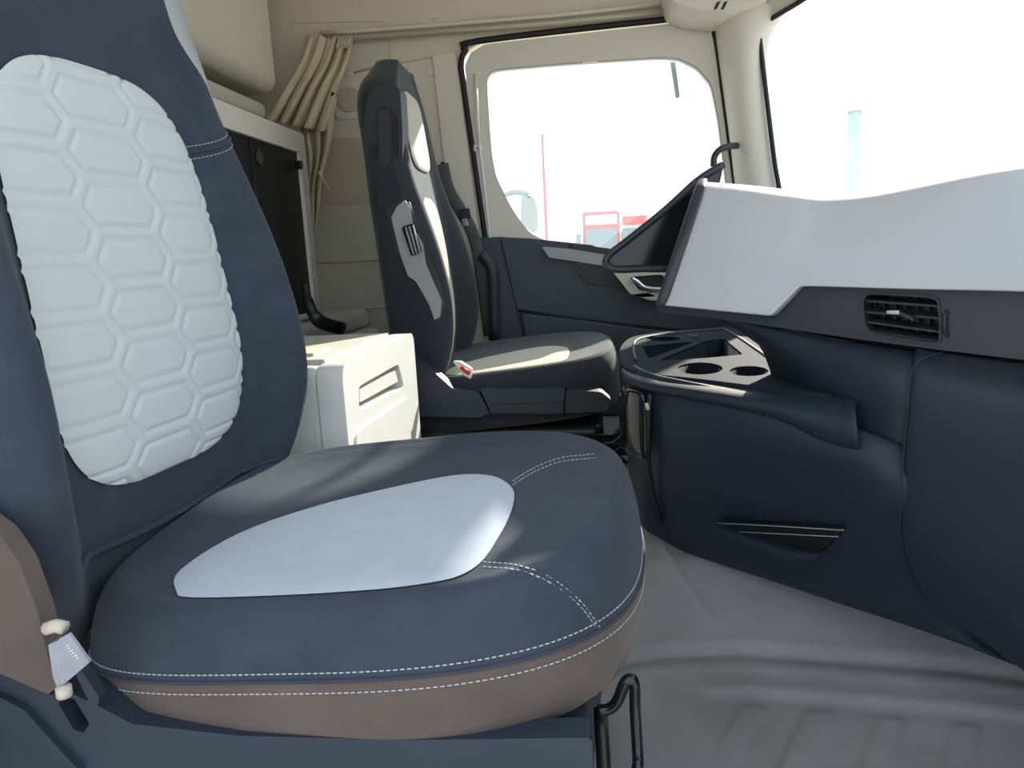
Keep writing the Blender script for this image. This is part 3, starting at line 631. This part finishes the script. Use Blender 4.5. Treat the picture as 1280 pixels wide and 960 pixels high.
for xx in (1092, 1104, 1118, 1132, 1146, 1160):
    a, b = PD(xx, 362, bo_-.032), PD(xx+2, 432, bo_-.032)
    mk('vane', [a+DU*.001, b+DU*.001, b-DU*.001, a-DU*.001, a+DU*.001-DN*.014, b+DU*.001-DN*.014, b-DU*.001-DN*.014, a-DU*.001-DN*.014], [(0, 1, 2, 3), (4, 5, 6, 7), (0, 1, 5, 4), (2, 3, 7, 6), (0, 3, 7, 4), (1, 2, 6, 5)], M['plastic2'], av, False)
plate('vent_tab', rnd([PD(a, b, bo_+.012) for a, b in ((1108, 388), (1124, 388), (1124, 393), (1108, 392))], .2), [], DN, .02, M['chrome'], av, .002)
plate('tab_arm', [PD(a, b, bo_+.006) for a, b in ((1122, 388), (1142, 397), (1142, 402), (1122, 393))], [], DN, .012, M['plastic2'], av, .001)
tube('thumb_wheel', spline([PD(1186, 386, bo_-.004), PD(1181, 396, bo_+.006), PD(1181, 412, bo_+.006), PD(1187, 423, bo_-.004)], 5), .003, M['plastic2'], db, seg=8)
grid('band_end', [[PD(1438, 364, bo_), PD(1438, 364, bo_)+EXT[0], BE[0]], [PD(1438, 469, bo_), PD(1438, 469, bo_)+EXT[0], BE[1]]], M['dashband'], db, 0, .02, flip=True)
# lower dash: ridge under the band, falling to the tunnel, bulging knee panel on the right
cx_ = [905, 950, 1000, 1050, 1100, 1128]
R0 = [(890, 397), (935, 404), (1000, 413), (1050, 421), (1100, 428), (1138, 433)]
R1 = [(905, 402), (950, 418), (1010, 436), (1060, 449), (1105, 460), (1136, 466)]
R2 = [(925, 411), (970, 447), (1020, 475), (1065, 492), (1105, 505), (1131, 512)]
R3 = [(960, 440), (1000, 480), (1040, 520), (1075, 555), (1105, 575), (1125, 585)]
R4 = [(980, 600), (1010, 620), (1045, 640), (1080, 650), (1105, 655), (1124, 660)]
R5 = [(1000, 690), (1030, 700), (1060, 712), (1090, 725), (1120, 738), (1150, 752)]
R6 = [(1000, 742), (1040, 757), (1080, 770), (1120, 782), (1160, 793), (1215, 806)]
O = [[.05]*6, [.04, .05, .07, .085, .09, .09], [.0, .03, .06, .08, .09, .09], [-.05, .01, .05, .075, .085, .085], [-.02, .02, .05, .06, .065, .065], [.0, .015, .03, .035, .035, .035], [0]*6]
grid('lower_face', [[PD(a, b, o) for (a, b), o in zip(r, oo)]+[PD(r[-1][0]+40, r[-1][1]+8, oo[-1]-.02)] for r, oo in zip((R0, R1, R2, R3, R4), O)], M['dash'], db, 2, .012, flip=True)
K0 = [(1142, 432), (1180, 438), (1230, 444), (1290, 452), (1440, 470)]
K1 = [(1140, 447), (1180, 456), (1230, 465), (1290, 476), (1440, 502)]
K2 = [(1137, 466), (1180, 476), (1230, 485), (1290, 496), (1440, 522)]
K3 = [(1132, 520), (1175, 530), (1230, 540), (1290, 550), (1440, 575)]
K4 = [(1124, 600), (1170, 610), (1230, 620), (1290, 640), (1440, 660)]
K5 = [(1122, 668), (1160, 690), (1220, 715), (1290, 750), (1440, 800)]
K6 = [(1136, 715), (1165, 735), (1225, 780), (1290, 828), (1440, 920)]
K7 = [(1148, 745), (1175, 768), (1228, 806), (1290, 852), (1440, 960)]
OK_ = [.06, .085, .108, .110, .104, .09, .06, .03]
rows = [[PD(a, b, o) for a, b in r] for r, o in zip((K0, K1, K2, K3, K4, K5, K6, K7), OK_)]
rows = [[r[0]-DN*.035, r[0]-DN*.004]+[r[0].lerp(r[1], .12)]+r[1:] for r in rows]
rows = [r+[r[-1]+e for e in EXT] for r in rows]
grid('knee_panel', rows, M['dash'], db, 2, .012, flip=True)
tube('panel_joint', spline([PD(a, b, o) for a, b, o in ((1178, 440, .073), (1150, 450, .095), (1139, 468, .109), (1134, 520, .112), (1127, 600, .106), (1124, 668, .092))], 5), .0008, M['dashband'], db, seg=6)
# ================================================================ CENTRE CONSOLE with tray
cs = thing('centre_console', 'dark centre console with cup holder tray and storage pocket', 'console', (.25, 1.5, .12))
CZ = .508
def row(pts, os): return [PY(a, b, o[1]) if isinstance(o, tuple) else PD(a, b, o) for (a, b), o in zip(pts, os)]
Y1, Y2 = ('y', 1.50), ('y', 1.41)
def conrow(pts, o):
    pts = list(pts)+[(pts[-1][0]+110, pts[-1][1]+44)]; return row(pts, [Y1, Y2, o-.012]+[o]*(len(pts)-4)+[o-.10])
rowsC = [conrow([(781, 470), (788, 478), (812, 488), (822, 490), (900, 507), (975, 528), (1015, 548), (1070, 560), (1130, 585)], .115),
         conrow([(778, 500), (785, 510), (812, 518), (822, 520), (900, 536), (975, 552), (1015, 566), (1070, 585), (1130, 610)], .118),
         conrow([(779, 545), (786, 560), (813, 570), (823, 572), (900, 588), (975, 598), (1015, 608), (1070, 622), (1130, 645)], .105),
         conrow([(784, 590), (791, 605), (816, 618), (826, 620), (895, 636), (970, 642), (1015, 648), (1070, 660), (1130, 680)], .075),
         conrow([(790, 625), (800, 640), (822, 652), (832, 655), (890, 668), (960, 690), (1010, 700), (1070, 715), (1140, 735)], .045),
         conrow([(796, 650), (808, 660), (834, 668), (842, 672), (890, 690), (960, 712), (1010, 728), (1080, 750), (1160, 772)], .02),
         conrow([(800, 660), (812, 668), (840, 684), (848, 691), (900, 709), (960, 728), (1010, 745), (1090, 772), (1215, 806)], .0)]
# open pocket: leave out the quads behind it by splitting the body into a face with a hole is overkill; the pocket stands in a cut
rowsC.insert(0, [p-DN*.02+Vector((0, 0, .03)) for p in rowsC[0]])
bodyo = grid('side_body', rowsC, M['dash'], cs, 2, .012, flip=True)
# rear drawer front on the rounded end
dro = [[PY(a, b, y) for (a, b), y in zip(r, (1.47, 1.39, 1.352, 1.335))] for r in (
    [(776, 478), (779, 484), (792, 487), (805, 490)], [(772, 500), (776, 510), (792, 514), (806, 517)], [(773, 545), (777, 556), (793, 562), (806, 566)], [(777, 560), (781, 568), (796, 574), (807, 578)])]
grid('drawer_front', dro, M['blackgloss'], cs, 2, .01, flip=True)
tube('drawer_gap', spline([PY(813, 492, 1.335), PY(811, 520, 1.335), PY(810, 570, 1.345), PY(816, 615, 1.38), PY(826, 652, 1.41)], 4), .005, M['black'], cs, seg=6)
tube('drawer_pin', [PY(808, 504, 1.325), PY(810, 512, 1.325)], .004, M['rope'], cs, seg=6)
# tray slab with sunk compartments
def cz(pts, z=CZ): return [PZ(a, b, z) for a, b in pts]
outer = spline(cz([(776, 454), (774, 440), (780, 428), (795, 420), (842, 413.5), (880, 411), (915, 408.5), (940, 425), (975, 450), (1010, 475), (1040, 492), (960, 484), (870, 473), (812, 467), (788, 462)]), 4, True)
h1 = cz([(802, 433), (836, 429.5), (868, 427), (811, 448.5)]); h2 = cz([(882, 426), (905, 423.5), (929, 443), (880, 447.5), (822, 451)])
def ell(x0, x1, y0, y1, z=CZ, n=24):
    return [PZ((x0+x1)/2+(x1-x0)/2*math.cos(k*2*math.pi/n), (y0+y1)/2+(y1-y0)/2*math.sin(k*2*math.pi/n), z) for k in range(n)]
c1 = ell(808, 850, 420.5, 426.5); c2 = ell(847, 903, 453, 468); c3 = ell(912, 960, 457.5, 470)
M['tray'] = mat('matt_tray_plastic', (.018, .024, .038), .75, bump=.14, bscale=1000, spec=.08)
tr = plate('tray', outer, [rnd(h1, .12), rnd(h2, .1), c1, c2, c3], (0, 0, 1), .05, M['tray'], cs, .006, 3)
def cup(name, loop, depth, m_):
    n = len(loop); v = list(loop)+[p-Vector((0, 0, depth)) for p in loop]; c0 = sum(loop, Vector())/n
    v = [c0+(p-c0)*1.01 for p in loop]+[c0+(p-c0)*.93-Vector((0, 0, depth)) for p in loop]
    o = mk(name, v, [(k, (k+1) % n, (k+1) % n+n, k+n) for k in range(n)]+[tuple(range(n, 2*n))], m_, tr); solid(o, .003); return o
for l, nm, d_ in ((c1, 'cup_holder', .05), (c2, 'cup_holder', .06), (c3, 'cup_holder', .06), (rnd(h1, .12), 'compartment', .06), (rnd(h2, .1), 'compartment', .05)): cup(nm, [p-Vector((0, 0, .004)) for p in l], d_, M['tray'])
tube('tray_rim', [p+Vector((0, 0, .001)) for p in spline(cz([(795, 452), (792, 436), (800, 424), (845, 417), (895, 412.5), (908, 413), (945, 437), (985, 466)]), 5)], .0035, M['plastic2'], cs, seg=8)
for k in range(3): tube('vent_rib', [PZ(860+k*4, 417.5, CZ+.001), PZ(865+k*4, 423, CZ+.001)], .002, M['black'], tr, seg=6)
# rounded apron under the tray, stepping down on the right
AP0 = [(776, 452), (790, 464), (815, 468), (870, 474), (930, 481), (985, 488), (1040, 496), (1068, 505)]
AP1 = [(775, 464), (789, 474), (815, 479), (870, 487), (930, 497), (985, 507), (1040, 518), (1072, 530)]
AP2 = [(777, 476), (792, 485), (815, 490), (870, 500), (930, 512), (985, 524), (1020, 549), (1076, 564)]
AP3 = [(779, 478), (794, 487), (816, 492), (870, 502), (930, 514), (985, 527), (1018, 552), (1076, 566)]
yy = [1.66, 1.44]
def aprow(p, o): return [PY(*p[0], 1.47), PY(*p[1], 1.375)]+[PD(a, b, o) for a, b in p[2:]]
zt = [PZ(a, b, CZ-.004) for a, b in AP0]
ap_rows = [[p+Vector((.02, .03, 0)) for p in zt], zt, aprow(AP1, .128), aprow(AP2, .128), aprow(AP3, .105)]
ap_rows[1] = [a.lerp(b, .0) for a, b in zip(zt, zt)]
grid('tray_apron', ap_rows, M['dash'], cs, 2, .006, flip=True)
# storage pocket: dark mouth, two wire lines and a lip
plate('pocket_mouth', [PD(a, b, .088) for a, b in ((893, 652), (1057, 660), (1020, 697), (985, 694))], [], DN, .05, M['black'], cs, .004)
plate('pocket_lip', rnd([PD(a, b, .105) for a, b in ((893, 656), (905, 662), (990, 690), (1026, 693), (1015, 700), (985, 701), (898, 668))], .1), [], DN, .03, M['dash'], cs, .004)
tube('pocket_wire', [PD(897, 654, .10), PD(960, 657, .10), PD(1055, 663, .10)], .0007, M['trimgrey'], cs, seg=6)
tube('pocket_wire', [PD(925, 665, .10), PD(990, 668, .10), PD(1048, 671, .10)], .0007, M['trimgrey'], cs, seg=6)
# ================================================================ OUTSIDE
gp = grid('ground', [[(x, y, -1.45) for x in (-120, 120)] for y in (-120, 160)], M['ground'], None, 0); struct(gp, 'pale concrete yard outside the cab', 'ground')
def truck(label, x, y, ww, h, body, cabc):
    t = thing('parked_truck', label, 'truck', (x, y, -1.45)); z0 = -1.45
    box('cab', (x-ww/2, y, z0+.8), (x+ww/2, y+2, z0+h), body, t, .15)
    box('windscreen', (x-ww*.43, y-.03, z0+h*.55), (x+ww*.43, y+.1, z0+h*.8), M['extdark'], t, .05)
    box('grille', (x-ww*.33, y-.04, z0+1.0), (x+ww*.33, y+.1, z0+h*.48), M['extdark'], t, .05)
    box('sign_panel', (x-ww*.43, y-.03, z0+h*.84), (x+ww*.43, y+.1, z0+h*.96), cabc, t, .05)
    box('bumper', (x-ww/2, y-.08, z0+.35), (x+ww/2, y+.3, z0+.85), body, t, .08)
    for s in (-1, 1):
        box('wheel', (x+s*ww*.4-.15, y+.6, z0), (x+s*ww*.4+.15, y+1.6, z0+1.0), M['rubber'], t, .3)
        box('mirror', (x+s*(ww/2+.2)-.12, y-.1, z0+h*.5), (x+s*(ww/2+.2)+.12, y+.1, z0+h*.75), M['extdark'], t, .05)
p = PY(752, 300, 34); truck('distant red truck seen through the far side window', p.x, 34, 1.7, 3.9, M['extred'], M['extwhite'])
p = PY(785, 300, 42); truck('distant white truck beside the red one in the yard', p.x+.4, 42, 1.6, 4.1, M['extwhite'], M['extred'])
pt = PY(678, 168, 20); pl = tube('flag_pole', [Vector((pt.x, 20, -1.45)), pt], .04, M['extred'], seg=8); tag(pl, 'thin red pole standing outside the far window', 'pole')
p = PD(1070, 225, 0); q = ray(1068, 140); pt = CAM+q*30
lpz = thing('lamp_post', 'pale steel post seen through the windscreen', 'post', (pt.x, pt.y, -1.45))
tube('shaft', [Vector((pt.x, pt.y, -1.45)), pt], .26, M['pole_pale'], lpz, seg=10); box('cap', (pt.x-.35, pt.y-.3, pt.z), (pt.x+.35, pt.y+.3, pt.z+.25), M['extwhite'], lpz, .05)
# white truck parked alongside, only its mirror shows in the window
nt_ = thing('neighbour_truck', 'neighbouring truck with mirror showing in the window corner', 'truck', (-1.9, 6, -1.45))
box('cab', (-3.2, 5.2, -1.0), (-.85, 7.6, 2.2), M['extwhite'], nt_, .2)
box('wheel', (-1.9, 5.15, -1.45), (-1.0, 5.5, -.45), M['rubber'], nt_, .3)
mpt = [PY(652, 243, 5.0), PY(668, 247, 5.0), PY(672, 262, 5.0), PY(672, 285, 5.0), PY(666, 291, 5.0), PY(650, 280, 5.0)]
plate('mirror', rnd(mpt, .2), [], NB, .14, M['extdark'], nt_, .03, 3)
tube('mirror_arm', spline([PY(660, 243, 5.05), PY(645, 240, 5.1), PY(625, 245, 5.22)], 4), .02, M['extdark'], nt_, seg=8)
plate('mirror_bracket', py([(838, 76), (844, 76), (850, 121), (845, 122)], 2.79), [], NB, .02, M['extdark'], dr)
